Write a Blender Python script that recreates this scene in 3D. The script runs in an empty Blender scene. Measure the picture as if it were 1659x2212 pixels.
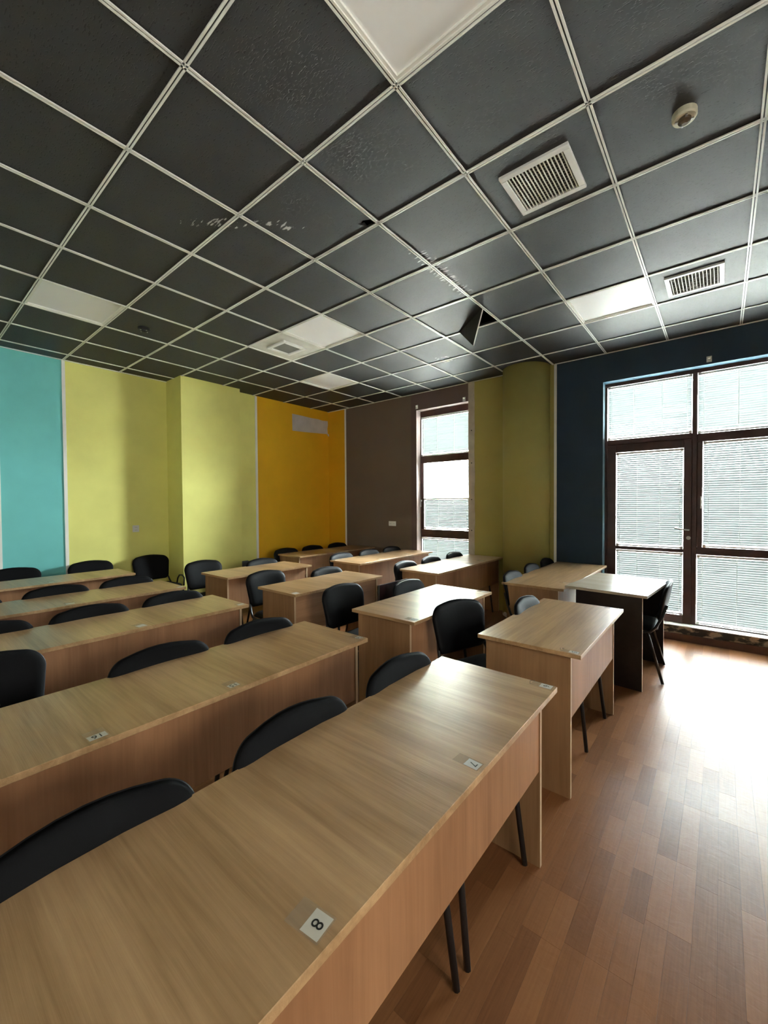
import bpy, bmesh, math, random
from mathutils import Vector, Matrix
random.seed(7)
scene = bpy.context.scene
C = scene.collection

# ------------------------------------------------------------------ camera
H = 1.5
yaw, pit, rol = (math.radians(a) for a in (-39.43, -1.18, -0.385))
F_ = Vector((math.sin(yaw) * math.cos(pit), math.cos(yaw) * math.cos(pit), math.sin(pit)))
R_ = Vector((math.cos(yaw), -math.sin(yaw), 0))
U_ = R_.cross(F_)
right = math.cos(rol) * R_ + math.sin(rol) * U_
up = -math.sin(rol) * R_ + math.cos(rol) * U_
cam = bpy.data.cameras.new('camera')
cam.sensor_fit = 'VERTICAL'; cam.sensor_height = 36; cam.lens = 36 * 887.4 / 2212
cam.clip_start = 0.02
co = bpy.data.objects.new('camera', cam); C.objects.link(co)
m = Matrix((right, up, -F_)).transposed().to_4x4(); m.translation = (0, 0, H)
co.matrix_world = m
scene.camera = co

# ------------------------------------------------------------------ world, daylight, exposure
SKY = 150.0
world = bpy.data.worlds.new('overcast_sky'); scene.world = world; world.use_nodes = True
bg = world.node_tree.nodes['Background']
bg.inputs[0].default_value = (0.94, 0.98, 1.0, 1); bg.inputs[1].default_value = SKY
vs = scene.view_settings
vs.view_transform = 'Standard'; vs.look = 'None'; vs.gamma = 1; vs.use_curve_mapping = False
vs.exposure = 0.42
scene.cycles.use_denoising = True
scene.cycles.max_bounces = 12; scene.cycles.diffuse_bounces = 8; scene.cycles.transparent_max_bounces = 16
scene.cycles.sample_clamp_indirect = 40

YW = 5.43      # inner face of the window wall
ZC = 3.244     # underside of the ceiling grid
XL = -6.12     # left wall
XR, YB = 2.7, -1.7

def portal(x0, x1, z0, z1, y):
    l = bpy.data.lights.new('window_portal', 'AREA'); l.shape = 'RECTANGLE'
    l.size = x1 - x0; l.size_y = z1 - z0; l.cycles.is_portal = True
    o = bpy.data.objects.new('window_portal', l); C.objects.link(o)
    o.location = ((x0 + x1) / 2, y, (z0 + z1) / 2); o.rotation_euler = (-math.pi / 2, 0, 0)
portal(-3.8, -2.85, 0.12, 2.98, 5.70)
portal(-1.1, 1.62, 0.15, 2.92, 5.70)

l = bpy.data.lights.new('window_portal', 'AREA'); l.shape = 'RECTANGLE'; l.size = 1.3; l.size_y = 1.7; l.cycles.is_portal = True
lo = bpy.data.objects.new('window_portal', l); C.objects.link(lo); lo.location = (2.93, 0.05, 1.85); lo.rotation_euler = (0, math.pi / 2, 0)  # portal for the fill window added in the right wall

# ------------------------------------------------------------------ helpers
def mat(name):
    m = bpy.data.materials.new(name); m.use_nodes = True
    nt = m.node_tree
    return m, nt, nt.nodes['Principled BSDF'], nt.nodes, nt.links

def plain(name, col, rough=0.6, spec=0.5, metal=0.0, bump=None, bscale=200, var=0.0, vscale=3):
    m, nt, b, N, L = mat(name)
    b.inputs['Base Color'].default_value = (*col, 1); b.inputs['Roughness'].default_value = rough
    b.inputs['Specular IOR Level'].default_value = spec; b.inputs['Metallic'].default_value = metal
    tc = N.new('ShaderNodeTexCoord')
    if var:
        n = N.new('ShaderNodeTexNoise'); n.inputs['Scale'].default_value = vscale; n.inputs['Detail'].default_value = 5
        L.new(tc.outputs['Object'], n.inputs['Vector'])
        r = N.new('ShaderNodeValToRGB')
        r.color_ramp.elements[0].position = 0.3; r.color_ramp.elements[1].position = 0.7
        r.color_ramp.elements[0].color = (*[c * (1 - var) for c in col], 1)
        r.color_ramp.elements[1].color = (*[min(1, c * (1 + var)) for c in col], 1)
        L.new(n.outputs[0], r.inputs[0]); L.new(r.outputs[0], b.inputs['Base Color'])
    if bump:
        n = N.new('ShaderNodeTexNoise'); n.inputs['Scale'].default_value = bscale; n.inputs['Detail'].default_value = 3
        L.new(tc.outputs['Object'], n.inputs['Vector'])
        bp = N.new('ShaderNodeBump'); bp.inputs['Strength'].default_value = bump; bp.inputs['Distance'].default_value = 0.002
        L.new(n.outputs[0], bp.inputs['Height']); L.new(bp.outputs[0], b.inputs['Normal'])
    return m

def wood(name, axis, light, dark, rough=0.34, bump=0.25):
    """laminate with grain running along local axis 0/1/2"""
    m, nt, b, N, L = mat(name)
    tc = N.new('ShaderNodeTexCoord'); oi = N.new('ShaderNodeObjectInfo')
    mul = N.new('ShaderNodeMath'); mul.operation = 'MULTIPLY'; mul.inputs[1].default_value = 37.0
    L.new(oi.outputs['Random'], mul.inputs[0])
    cb = N.new('ShaderNodeCombineXYZ')
    for i in range(3): L.new(mul.outputs[0], cb.inputs[i])
    add = N.new('ShaderNodeVectorMath'); add.operation = 'ADD'
    L.new(tc.outputs['Object'], add.inputs[0]); L.new(cb.outputs[0], add.inputs[1])
    def noise(along, across, detail, dist=0.0):
        mp = N.new('ShaderNodeMapping')
        s = [across] * 3; s[axis] = along
        mp.inputs['Scale'].default_value = s
        L.new(add.outputs[0], mp.inputs['Vector'])
        n = N.new('ShaderNodeTexNoise'); n.inputs['Scale'].default_value = 1; n.inputs['Detail'].default_value = detail
        n.inputs['Distortion'].default_value = dist
        L.new(mp.outputs[0], n.inputs['Vector']); return n
    n1 = noise(0.9, 7, 4, 0.6); n2 = noise(3.5, 120, 3); n3 = noise(1.6, 26, 4, 1.2)
    mix = N.new('ShaderNodeMath'); mix.operation = 'MULTIPLY_ADD'; mix.inputs[1].default_value = 0.55
    L.new(n1.outputs[0], mix.inputs[0])
    m2 = N.new('ShaderNodeMath'); m2.operation = 'MULTIPLY_ADD'; m2.inputs[1].default_value = 0.17; m2.inputs[2].default_value = 0.0
    L.new(n2.outputs[0], m2.inputs[0])
    m3 = N.new('ShaderNodeMath'); m3.operation = 'MULTIPLY_ADD'; m3.inputs[1].default_value = 0.28
    L.new(n3.outputs[0], m3.inputs[0]); L.new(m2.outputs[0], m3.inputs[2]); L.new(m3.outputs[0], mix.inputs[2])
    r = N.new('ShaderNodeValToRGB')
    r.color_ramp.elements[0].position = 0.38; r.color_ramp.elements[0].color = (*dark, 1)
    r.color_ramp.elements[1].position = 0.62; r.color_ramp.elements[1].color = (*light, 1)
    L.new(mix.outputs[0], r.inputs[0]); L.new(r.outputs[0], b.inputs['Base Color'])
    b.inputs['Roughness'].default_value = rough
    bp = N.new('ShaderNodeBump'); bp.inputs['Strength'].default_value = bump; bp.inputs['Distance'].default_value = 0.0015
    n4 = noise(9, 330, 2)
    L.new(n4.outputs[0], bp.inputs['Height']); L.new(bp.outputs[0], b.inputs['Normal'])
    return m

def box_vf(x0, x1, y0, y1, z0, z1):
    v = [(x, y, z) for x in (x0, x1) for y in (y0, y1) for z in (z0, z1)]
    f = [(0, 1, 3, 2), (4, 6, 7, 5), (0, 4, 5, 1), (2, 3, 7, 6), (0, 2, 6, 4), (1, 5, 7, 3)]
    return v, f

class MB:
    """collects geometry for ONE mesh"""
    def __init__(s): s.v, s.f, s.m = [], [], []
    def add(s, v, f, mi=0):
        o = len(s.v); s.v += [tuple(p) for p in v]; s.f += [tuple(i + o for i in q) for q in f]; s.m += [mi] * len(f); return s
    def box(s, *b, mi=0): return s.add(*box_vf(*b), mi=mi)
    def prism(s, pts, z0, z1, mi=0):
        n = len(pts)
        v = [(x, y, z0) for x, y in pts] + [(x, y, z1) for x, y in pts]
        f = [tuple(range(n - 1, -1, -1)), tuple(range(n, 2 * n))] + [(i, (i + 1) % n, n + (i + 1) % n, n + i) for i in range(n)]
        return s.add(v, f, mi)
    def tube(s, pts, r, n=8, rz=None):
        pts = [Vector(p) for p in pts]; v = []; f = []
        for i, p in enumerate(pts):
            d = (pts[min(i + 1, len(pts) - 1)] - pts[max(i - 1, 0)]).normalized()
            a = Vector((0, 1, 0)) if abs(d.y) < 0.9 else Vector((1, 0, 0))
            e1 = (a - d * a.dot(d)).normalized(); e2 = d.cross(e1)
            for k in range(n):
                t = 2 * math.pi * k / n
                v.append(p + e1 * math.cos(t) * r + e2 * math.sin(t) * (rz or r))
        for i in range(len(pts) - 1):
            for k in range(n):
                f.append((i * n + k, i * n + (k + 1) % n, (i + 1) * n + (k + 1) % n, (i + 1) * n + k))
        f.append(tuple(range(n - 1, -1, -1))); f.append(tuple((len(pts) - 1) * n + k for k in range(n)))
        return s.add(v, f)
    def mesh(s, name, mats, smooth=False, bevel=0):
        me = bpy.data.meshes.new(name); me.from_pydata(s.v, [], s.f)
        for mm in (mats if isinstance(mats, (list, tuple)) else [mats]): me.materials.append(mm)
        for p, i in zip(me.polygons, s.m): p.material_index = i; p.use_smooth = smooth
        bm = bmesh.new(); bm.from_mesh(me)
        bmesh.ops.recalc_face_normals(bm, faces=bm.faces)
        if bevel: bmesh.ops.bevel(bm, geom=bm.edges[:], offset=bevel, segments=1, affect='EDGES')
        bm.to_mesh(me); bm.free(); me.update()
        return me

def obj(name, me, parent=None, loc=(0, 0, 0), rot=(0, 0, 0)):
    o = bpy.data.objects.new(name, me); C.objects.link(o)
    o.location = loc; o.rotation_euler = rot
    if parent: o.parent = parent
    return o
def boxo(name, mt, b, parent=None, bevel=0):
    x0, x1, y0, y1, z0, z1 = b; cx, cy, cz = (x0 + x1) / 2, (y0 + y1) / 2, (z0 + z1) / 2
    pl = parent.location if parent else Vector()
    me = MB().box(x0 - cx, x1 - cx, y0 - cy, y1 - cy, z0 - cz, z1 - cz).mesh(name, mt, bevel=bevel)
    return obj(name, me, parent, (cx - pl.x, cy - pl.y, cz - pl.z))
def tag(o, label, cat, group=None):
    o['label'] = label; o['category'] = cat
    if group: o['group'] = group
    return o
def thing(name, label, cat, loc=(0, 0, 0), rz=0, group=None):
    o = obj(name, None, None, loc, (0, 0, rz)); o.empty_display_size = 0.1
    return tag(o, label, cat, group)
def struct(o): o['kind'] = 'structure'; return o
def copy_tree(o, parent=None):
    c = o.copy(); C.objects.link(c); c.parent = parent
    for ch in list(o.children): copy_tree(ch, c)
    return c

# ------------------------------------------------------------------ materials
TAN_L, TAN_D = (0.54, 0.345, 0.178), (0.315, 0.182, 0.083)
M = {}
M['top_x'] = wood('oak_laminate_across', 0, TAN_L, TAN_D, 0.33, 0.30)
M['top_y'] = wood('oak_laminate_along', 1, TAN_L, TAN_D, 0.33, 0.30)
M['panel'] = wood('oak_upright_floor_bounce', 2, (0.39, 0.193, 0.092), (0.26, 0.120, 0.053), 0.5, 0.15)  # modesty panels: reddish floor bounce is put into the oak colour
M['panel_y'] = wood('oak_level_floor_bounce', 1, (0.42, 0.225, 0.115), (0.28, 0.14, 0.065), 0.5, 0.15)  # level grain, the floor-bounce red again painted into the oak
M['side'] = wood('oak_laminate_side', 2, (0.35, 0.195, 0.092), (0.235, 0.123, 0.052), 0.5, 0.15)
M['edge'] = plain('edge_band_beige', (0.52, 0.36, 0.22), 0.5)
M['dark_panel'] = plain('dark_wenge_board', (0.016, 0.010, 0.011), 0.4, var=0.3, vscale=20)
M['grey_top'] = wood('pale_ash_laminate', 0, (0.50, 0.43, 0.33), (0.40, 0.32, 0.23), 0.25, 0.08)
M['leather'] = plain('black_leatherette', (0.006, 0.006, 0.007), 0.56, 0.13, bump=0.25, bscale=60)
M['fabric'] = plain('black_fabric', (0.006, 0.006, 0.007), 0.75, 0.12, bump=0.4, bscale=900)
M['shell'] = plain('black_plastic', (0.012, 0.012, 0.013), 0.5)
M['steel'] = plain('black_painted_steel', (0.012, 0.012, 0.013), 0.38)
M['white'] = plain('white_plastic', (0.78, 0.78, 0.76), 0.4)
M['trim'] = plain('white_trim', (0.90, 0.88, 0.83), 0.5)
M['grid'] = plain('ceiling_grid_white', (0.86, 0.86, 0.81), 0.35)
M['groove'] = plain('grid_groove', (0.02, 0.02, 0.02), 0.6)
M['diffuser'] = plain('lamp_diffuser', (0.90, 0.91, 0.91), 0.45)
M['frame'] = plain('brown_pvc_frame', (0.060, 0.022, 0.017), 0.38, var=0.25, vscale=8)
M['paper'] = plain('paper_slip', (0.78, 0.77, 0.72), 0.6)
M['ink'] = plain('black_ink', (0.02, 0.02, 0.02), 0.5)
M['dark'] = plain('plenum_dark', (0.012, 0.012, 0.012), 0.9)
M['chrome'] = plain('brushed_metal', (0.5, 0.48, 0.45), 0.3, metal=1.0)
M['plaster'] = plain('raw_plaster', (0.52, 0.46, 0.40), 0.9, var=0.12, vscale=9)
M['patch'] = plain('white_plaster_patch', (0.62, 0.57, 0.55), 0.9, var=0.08, vscale=6)
M['skirt'] = plain('brown_skirting', (0.10, 0.035, 0.020), 0.4, var=0.2, vscale=9)
M['greybox'] = plain('grey_box_plastic', (0.10, 0.12, 0.15), 0.5)
M['concrete'] = plain('outside_concrete', (0.6, 0.58, 0.54), 0.9)
M['cream'] = plain('facade_cream', (0.85, 0.82, 0.72), 0.9)
M['green'] = plain('green_drainpipe_paint', (0.10, 0.30, 0.22), 0.6)
M['winglass'] = plain('far_window_glass', (0.35, 0.40, 0.42), 0.2)
def wallpaint(name, col):
    return plain('wallpaint_' + name, col, 0.75, 0.3, bump=0.22, bscale=260, var=0.05, vscale=2.5)
M['teal'] = wallpaint('teal', (0.19, 0.60, 0.58))
M['lime'] = wallpaint('lime', (0.80, 0.77, 0.24))
M['orange'] = wallpaint('orange', (0.78, 0.42, 0.015))
M['brown'] = wallpaint('brown', (0.17, 0.125, 0.095))
M['brown2'] = wallpaint('brown_violet', (0.14, 0.095, 0.09))
M['olive'] = wallpaint('olive', (0.42, 0.35, 0.105))
M['navy'] = wallpaint('navy', (0.030, 0.050, 0.078))
M['offwhite'] = wallpaint('offwhite', (0.84, 0.82, 0.77))
M['lit_reveal'] = wallpaint('reveal_navy_lit', (0.10, 0.17, 0.22))  # navy lightened, daylight on the reveal painted into its colour
M['lit_reveal2'] = wallpaint('reveal_pink', (0.45, 0.36, 0.33))

# glass: clear pane, mostly straight-through
def glass(name='window_glass', col=(0.93, 0.97, 0.96)):
    m, nt, b, N, L = mat(name); N.remove(b)
    t = N.new('ShaderNodeBsdfTransparent'); t.inputs[0].default_value = (*col, 1)
    g = N.new('ShaderNodeBsdfGlossy'); g.inputs['Roughness'].default_value = 0.02
    fr = N.new('ShaderNodeFresnel'); fr.inputs[0].default_value = 1.45
    mx = N.new('ShaderNodeMixShader'); L.new(fr.outputs[0], mx.inputs[0]); L.new(t.outputs[0], mx.inputs[1]); L.new(g.outputs[0], mx.inputs[2])
    L.new(mx.outputs[0], N['Material Output'].inputs[0]); return m
M['glass'] = glass()
M['fill_tint'] = glass('fill_window_glass', (0.32, 0.31, 0.29))  # dimmed pane of the added right-wall window
def slatmat():
    m, nt, b, N, L = mat('blind_slat_white')
    b.inputs['Base Color'].default_value = (0.20, 0.215, 0.215, 1); b.inputs['Roughness'].default_value = 0.5
    tl = N.new('ShaderNodeBsdfTranslucent'); tl.inputs[0].default_value = (0.80, 0.88, 0.87, 1)
    tr = N.new('ShaderNodeBsdfTransparent'); tr.inputs[0].default_value = (0.95, 1, 1, 1)
    m1 = N.new('ShaderNodeMixShader'); m1.inputs[0].default_value = 0.0065
    m2 = N.new('ShaderNodeMixShader'); m2.inputs[0].default_value = 0.0
    L.new(b.outputs[0], m1.inputs[1]); L.new(tl.outputs[0], m1.inputs[2])
    L.new(m1.outputs[0], m2.inputs[1]); L.new(tr.outputs[0], m2.inputs[2])
    L.new(m2.outputs[0], N['Material Output'].inputs[0]); return m
M['slat'] = slatmat()
def tape():
    m, nt, b, N, L = mat('clear_tape')
    b.inputs['Base Color'].default_value = (0.62, 0.55, 0.42, 1); b.inputs['Roughness'].default_value = 0.12
    t = N.new('ShaderNodeBsdfTransparent')
    mx = N.new('ShaderNodeMixShader'); mx.inputs[0].default_value = 0.86
    L.new(b.outputs[0], mx.inputs[1]); L.new(t.outputs[0], mx.inputs[2]); L.new(mx.outputs[0], N['Material Output'].inputs[0]); return m
M['tape'] = tape()

def tilemat():
    m, nt, b, N, L = mat('charcoal_ceiling_tile')
    geo = N.new('ShaderNodeNewGeometry'); sep = N.new('ShaderNodeSeparateXYZ'); L.new(geo.outputs['Position'], sep.inputs[0])
    def math_(op, a, b_, c=None):
        n = N.new('ShaderNodeMath'); n.operation = op
        for i, q in enumerate((a, b_, c)):
            if q is None: continue
            if isinstance(q, (int, float)): n.inputs[i].default_value = q
            else: L.new(q, n.inputs[i])
        return n.outputs[0]
    def band(v, lo, hi):   # soft 0..1 window
        a = N.new('ShaderNodeMapRange'); a.interpolation_type = 'SMOOTHSTEP'
        mid, half = (lo + hi) / 2, (hi - lo) / 2
        d = math_('ABSOLUTE', math_('SUBTRACT', v, mid), 0)
        L.new(d, a.inputs[0]); a.inputs[1].default_value = half; a.inputs[2].default_value = half * 0.3
        a.inputs[3].default_value = 0; a.inputs[4].default_value = 1; return a.outputs[0]
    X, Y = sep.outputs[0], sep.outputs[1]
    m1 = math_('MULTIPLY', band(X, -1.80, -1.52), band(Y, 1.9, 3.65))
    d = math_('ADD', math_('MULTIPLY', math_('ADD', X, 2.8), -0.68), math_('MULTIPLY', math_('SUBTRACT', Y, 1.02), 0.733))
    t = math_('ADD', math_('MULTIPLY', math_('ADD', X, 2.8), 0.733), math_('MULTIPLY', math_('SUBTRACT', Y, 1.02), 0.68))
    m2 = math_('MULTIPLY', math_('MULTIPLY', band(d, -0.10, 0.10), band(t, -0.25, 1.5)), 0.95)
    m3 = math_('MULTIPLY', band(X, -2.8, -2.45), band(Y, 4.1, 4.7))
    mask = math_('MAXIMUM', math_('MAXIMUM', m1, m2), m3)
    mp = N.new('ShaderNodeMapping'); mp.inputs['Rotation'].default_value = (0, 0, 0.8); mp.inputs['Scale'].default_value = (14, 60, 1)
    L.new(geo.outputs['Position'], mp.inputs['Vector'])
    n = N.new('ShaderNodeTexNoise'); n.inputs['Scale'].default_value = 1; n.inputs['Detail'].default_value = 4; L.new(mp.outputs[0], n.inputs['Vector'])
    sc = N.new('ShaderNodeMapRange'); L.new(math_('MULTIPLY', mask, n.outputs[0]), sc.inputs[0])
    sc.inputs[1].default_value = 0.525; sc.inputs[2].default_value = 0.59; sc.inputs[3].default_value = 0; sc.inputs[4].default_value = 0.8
    # fissures
    mp2 = N.new('ShaderNodeMapping'); mp2.inputs['Scale'].default_value = (55, 170, 1); L.new(geo.outputs['Position'], mp2.inputs['Vector'])
    n2 = N.new('ShaderNodeTexNoise'); n2.inputs['Scale'].default_value = 1; n2.inputs['Detail'].default_value = 2; L.new(mp2.outputs[0], n2.inputs['Vector'])
    fis = N.new('ShaderNodeMapRange'); L.new(n2.outputs[0], fis.inputs[0]); fis.inputs[1].default_value = 0.34; fis.inputs[2].default_value = 0.41
    oi = N.new('ShaderNodeObjectInfo')
    base = N.new('ShaderNodeMix'); base.data_type = 'RGBA'; L.new(fis.outputs[0], base.inputs[0])
    base.inputs[6].default_value = (0.012, 0.012, 0.013, 1); base.inputs[7].default_value = (0.035, 0.035, 0.036, 1)
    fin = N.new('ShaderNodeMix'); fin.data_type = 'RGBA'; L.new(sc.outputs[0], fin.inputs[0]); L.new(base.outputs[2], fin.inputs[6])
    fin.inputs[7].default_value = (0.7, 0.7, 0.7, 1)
    L.new(fin.outputs[2], b.inputs['Base Color']); b.inputs['Roughness'].default_value = 0.62
    bp = N.new('ShaderNodeBump'); bp.inputs['Strength'].default_value = 0.5; bp.inputs['Distance'].default_value = 0.002
    L.new(fis.outputs[0], bp.inputs['Height']); L.new(bp.outputs[0], b.inputs['Normal'])
    return m
M['tile'] = tilemat()

def floormat():
    m, nt, b, N, L = mat('laminate_floor')
    at = N.new('ShaderNodeAttribute'); at.attribute_name = 'tone'
    geo = N.new('ShaderNodeNewGeometry')
    mp = N.new('ShaderNodeMapping'); mp.inputs['Scale'].default_value = (160, 7, 1); L.new(geo.outputs['Position'], mp.inputs['Vector'])
    n = N.new('ShaderNodeTexNoise'); n.inputs['Scale'].default_value = 1; n.inputs['Detail'].default_value = 3
    L.new(mp.outputs[0], n.inputs['Vector'])
    ad = N.new('ShaderNodeMath'); ad.operation = 'MULTIPLY_ADD'; ad.inputs[1].default_value = 0.35
    L.new(n.outputs[0], ad.inputs[0]); L.new(at.outputs['Fac'], ad.inputs[2])
    r = N.new('ShaderNodeValToRGB'); e = r.color_ramp.elements
    e[0].position = 0.10; e[0].color = (0.12, 0.044, 0.016, 1); e[1].position = 0.85; e[1].color = (0.33, 0.145, 0.058, 1)
    L.new(ad.outputs[0], r.inputs[0]); L.new(r.outputs[0], b.inputs['Base Color'])
    b.inputs['Specular IOR Level'].default_value = 0.22
    # wear and dust change the gloss
    n2 = N.new('ShaderNodeTexNoise'); n2.inputs['Scale'].default_value = 2.2; n2.inputs['Detail'].default_value = 3; L.new(geo.outputs['Position'], n2.inputs['Vector'])
    mr = N.new('ShaderNodeMapRange'); L.new(n2.outputs[0], mr.inputs[0]); mr.inputs[1].default_value = 0.3; mr.inputs[2].default_value = 0.7
    mr.inputs[3].default_value = 0.30; mr.inputs[4].default_value = 0.42
    L.new(mr.outputs[0], b.inputs['Roughness'])
    mp3 = N.new('ShaderNodeMapping'); mp3.inputs['Scale'].default_value = (18, 30, 1); L.new(geo.outputs['Position'], mp3.inputs['Vector'])
    n3 = N.new('ShaderNodeTexNoise'); n3.inputs['Scale'].default_value = 1; n3.inputs['Detail'].default_value = 4; n3.inputs['Distortion'].default_value = 1.0; L.new(mp3.outputs[0], n3.inputs['Vector'])
    bp = N.new('ShaderNodeBump'); bp.inputs['Strength'].default_value = 0.22; bp.inputs['Distance'].default_value = 0.004
    L.new(n3.outputs[0], bp.inputs['Height']); L.new(bp.outputs[0], b.inputs['Normal'])
    return m
M['floor'] = floormat()
def peel():
    m, nt, b, N, L = mat('peeling_paint')
    geo = N.new('ShaderNodeNewGeometry')
    mp = N.new('ShaderNodeMapping'); mp.inputs['Scale'].default_value = (9, 9, 18); L.new(geo.outputs['Position'], mp.inputs['Vector'])
    n = N.new('ShaderNodeTexNoise'); n.inputs['Scale'].default_value = 1; n.inputs['Detail'].default_value = 5; L.new(mp.outputs[0], n.inputs['Vector'])
    r = N.new('ShaderNodeValToRGB'); r.color_ramp.interpolation = 'CONSTANT'; e = r.color_ramp.elements
    e[0].position = 0; e[0].color = (0.03, 0.028, 0.026, 1); e[1].position = 0.47; e[1].color = (0.13, 0.11, 0.08, 1)
    q = e.new(0.52); q.color = (0.42, 0.33, 0.24, 1)
    L.new(n.outputs[0], r.inputs[0]); L.new(r.outputs[0], b.inputs['Base Color']); b.inputs['Roughness'].default_value = 0.7
    bp = N.new('ShaderNodeBump'); bp.inputs['Strength'].default_value = 0.6; L.new(n.outputs[0], bp.inputs['Height']); L.new(bp.outputs[0], b.inputs['Normal'])
    return m
M['peel'] = peel()

# ------------------------------------------------------------------ room shell
ZT = 3.60
# floor: slab with laminate strips laid on it, running towards the window wall
fl = struct(boxo('floor', M['dark'], (XL - 0.3, XR + 0.2, YB - 0.2, YW + 0.3, -0.10, -0.004)))
def set_tone(me, tones):
    a = me.attributes.new('tone', 'FLOAT', 'FACE')
    for i, t in enumerate(tones): a.data[i].value = t
SW = 0.0672
strips = []
k0, k1 = math.floor((XL - 0.1) / (3 * SW)), math.ceil(XR / (3 * SW))
for kb in range(k0, k1):
    yb = YB - random.random() * 1.28
    while yb < YW:
        for q in range(3):
            y = yb; end = yb + 1.28
            while y < end - 0.01:
                ln = random.choice((0.24, 0.36, 0.42, 0.5, 0.64))
                if end - (y + ln) < 0.16: ln = end - y
                if y + ln > YB and y < YW:
                    strips.append(((3 * kb + q) * SW, max(y, YB), min(y + ln, YW), 0.15 + random.random() * 0.34))
                y += ln
        yb += 1.28
strips = [s for s in strips if s[2] - s[1] > 0.01]
strips.sort(key=lambda s: 0 if (-0.72 < s[0] < 0.75 and s[1] > 0.35) else 1)
near = [s for s in strips if (-0.72 < s[0] < 0.75 and s[2] > 0.45)]
near.sort(key=lambda s: (s[0] ** 2 + s[1] ** 2)); far = [s for s in strips if s not in near[:290]]; near = near[:290]
rest = MB(); rt = []
for x, y0, y1, t in far:
    rest.box(x + 0.0002, x + SW - 0.0002, y0 + 0.0002, y1 - 0.0002, -0.008, 0.0); rt += [t] * 6
me = rest.mesh('planks', M['floor']); set_tone(me, rt)
o = obj('planks', me, fl); o.location = -fl.location; o['kind'] = 'stuff'
for x, y0, y1, t in near:
    w2, l2 = SW / 2 - 0.0002, (y1 - y0) / 2 - 0.0002
    me = MB().box(-w2, w2, -l2, l2, -0.004, 0.004).mesh('plank', M['floor']); set_tone(me, [t] * 6)
    obj('plank', me, fl, Vector((x + SW / 2, (y0 + y1) / 2, -0.004)) - fl.location)

# left wall: three depths, painted in stripes
XP, XO = -5.67, -5.83
mb = MB()
mb.box(XL - 0.3, XL, YB - 0.2, 0.80, -0.1, ZT, mi=4)
mb.box(XL - 0.3, XL, 0.80, 1.40, -0.1, ZT, mi=0)
mb.box(XL - 0.3, XL, 1.40, 2.58, -0.1, ZT, mi=1)
mb.box(XL - 0.3, XP, 2.58, 3.465, -0.1, ZT, mi=1)
mb.box(XL - 0.3, XO, 3.465, 3.84, -0.1, ZT, mi=1)
mb.box(XL - 0.3, XO, 3.84, YW + 0.3, -0.1, ZT, mi=2)
wl = struct(obj('wall_left', mb.mesh('wall_left', [M['teal'], M['lime'], M['orange'], M['brown'], M['olive']])))
# window wall with two openings
SX0, SX1, SZ0, SZ1 = -3.785, -2.862, 0.10, 2.985      # small window opening
BX0, BX1, BZ0, BZ1 = -1.098, 1.67, 0.16, 2.918        # large glazing opening, widened by the added unseen bay
YO = YW + 0.26
mb = MB()
def wseg(x0, x1, mi, z0=-0.1, z1=ZT): mb.box(x0, x1, YW, YO, z0, z1, mi=mi)
wseg(XO, -5.37, 0); wseg(-5.37, -3.885, 1); wseg(-3.885, SX0, 2)
wseg(SX0, SX1, 2, SZ1, ZT); wseg(SX0, SX1, 2, -0.1, SZ0)
wseg(SX1, -2.765, 3); wseg(-2.765, -1.64, 4); wseg(-1.64, BX0, 5)
wseg(BX0, BX1, 5, BZ1, ZT); wseg(BX1, XR + 0.2, 5)
wr = struct(obj('wall_window', mb.mesh('wall_window', [M['orange'], M['brown'], M['brown2'], M['plaster'], M['olive'], M['navy']])))
mb = MB()      # right wall, opening cut for the added fill window
for b in ((YB, -0.8, -0.1, ZT), (0.9, YW, -0.1, ZT), (-0.8, 0.9, -0.1, 1.2), (-0.8, 0.9, 2.5, ZT)): mb.box(XR, XR + 0.2, *b)
struct(obj('wall_right', mb.mesh('wall_right', M['offwhite'])))
struct(boxo('wall_back', M['offwhite'], (XL, XR + 0.2, YB - 0.2, YB, -0.1, ZT)))
# round column, half sunk in the window wall
mb = MB(); n = 48; cx, cy, r = -2.0, 5.395, 0.297
mb.prism([(cx + r * math.cos(2 * math.pi * i / n), cy + r * math.sin(2 * math.pi * i / n)) for i in range(n)], 0.0, ZC + 0.02)
me = mb.mesh('column', M['olive'])
for p in me.polygons: p.use_smooth = abs(p.normal.z) < 0.5
co_ = struct(obj('wall_column', me))
# raw unpainted foot of the column
mb = MB()
for i in range(n):
    a0, a1 = 2 * math.pi * i / n, 2 * math.pi * (i + 1) / n; rr = r + 0.004
    h0 = 0.035 + 0.02 * math.sin(5 * a0) + 0.012 * math.sin(13 * a0); h1 = 0.035 + 0.02 * math.sin(5 * a1) + 0.012 * math.sin(13 * a1)
    P = lambda a, q, z: (cx + q * math.cos(a), cy + q * math.sin(a), z)
    mb.add([P(a0, rr, 0), P(a1, rr, 0), P(a1, rr, h1), P(a0, rr, h0), P(a1, r - .01, h1), P(a0, r - .01, h0)], [(0, 1, 2, 3), (3, 2, 4, 5)])
o = obj('plaster_edge', mb.mesh('plaster_edge', M['plaster']), co_)
# white trim strips between the paint fields
def trim(n, b, mt='trim'): return struct(boxo('trim_%d' % n, M[mt], b))
trim(1, (XL, XL + 0.012, 1.378, 1.412, 0.07, ZC))
trim(2, (XL, XL + 0.012, 0.785, 0.815, 0.07, ZC))
trim(3, (XO, XO + 0.012, 3.825, 3.862, 0.07, ZC))
trim(4, (-5.385, -5.355, YW - 0.012, YW, 0.07, ZC))
trim(5, (-1.652, -1.622, YW - 0.012, YW, 0.07, ZC))
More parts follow.
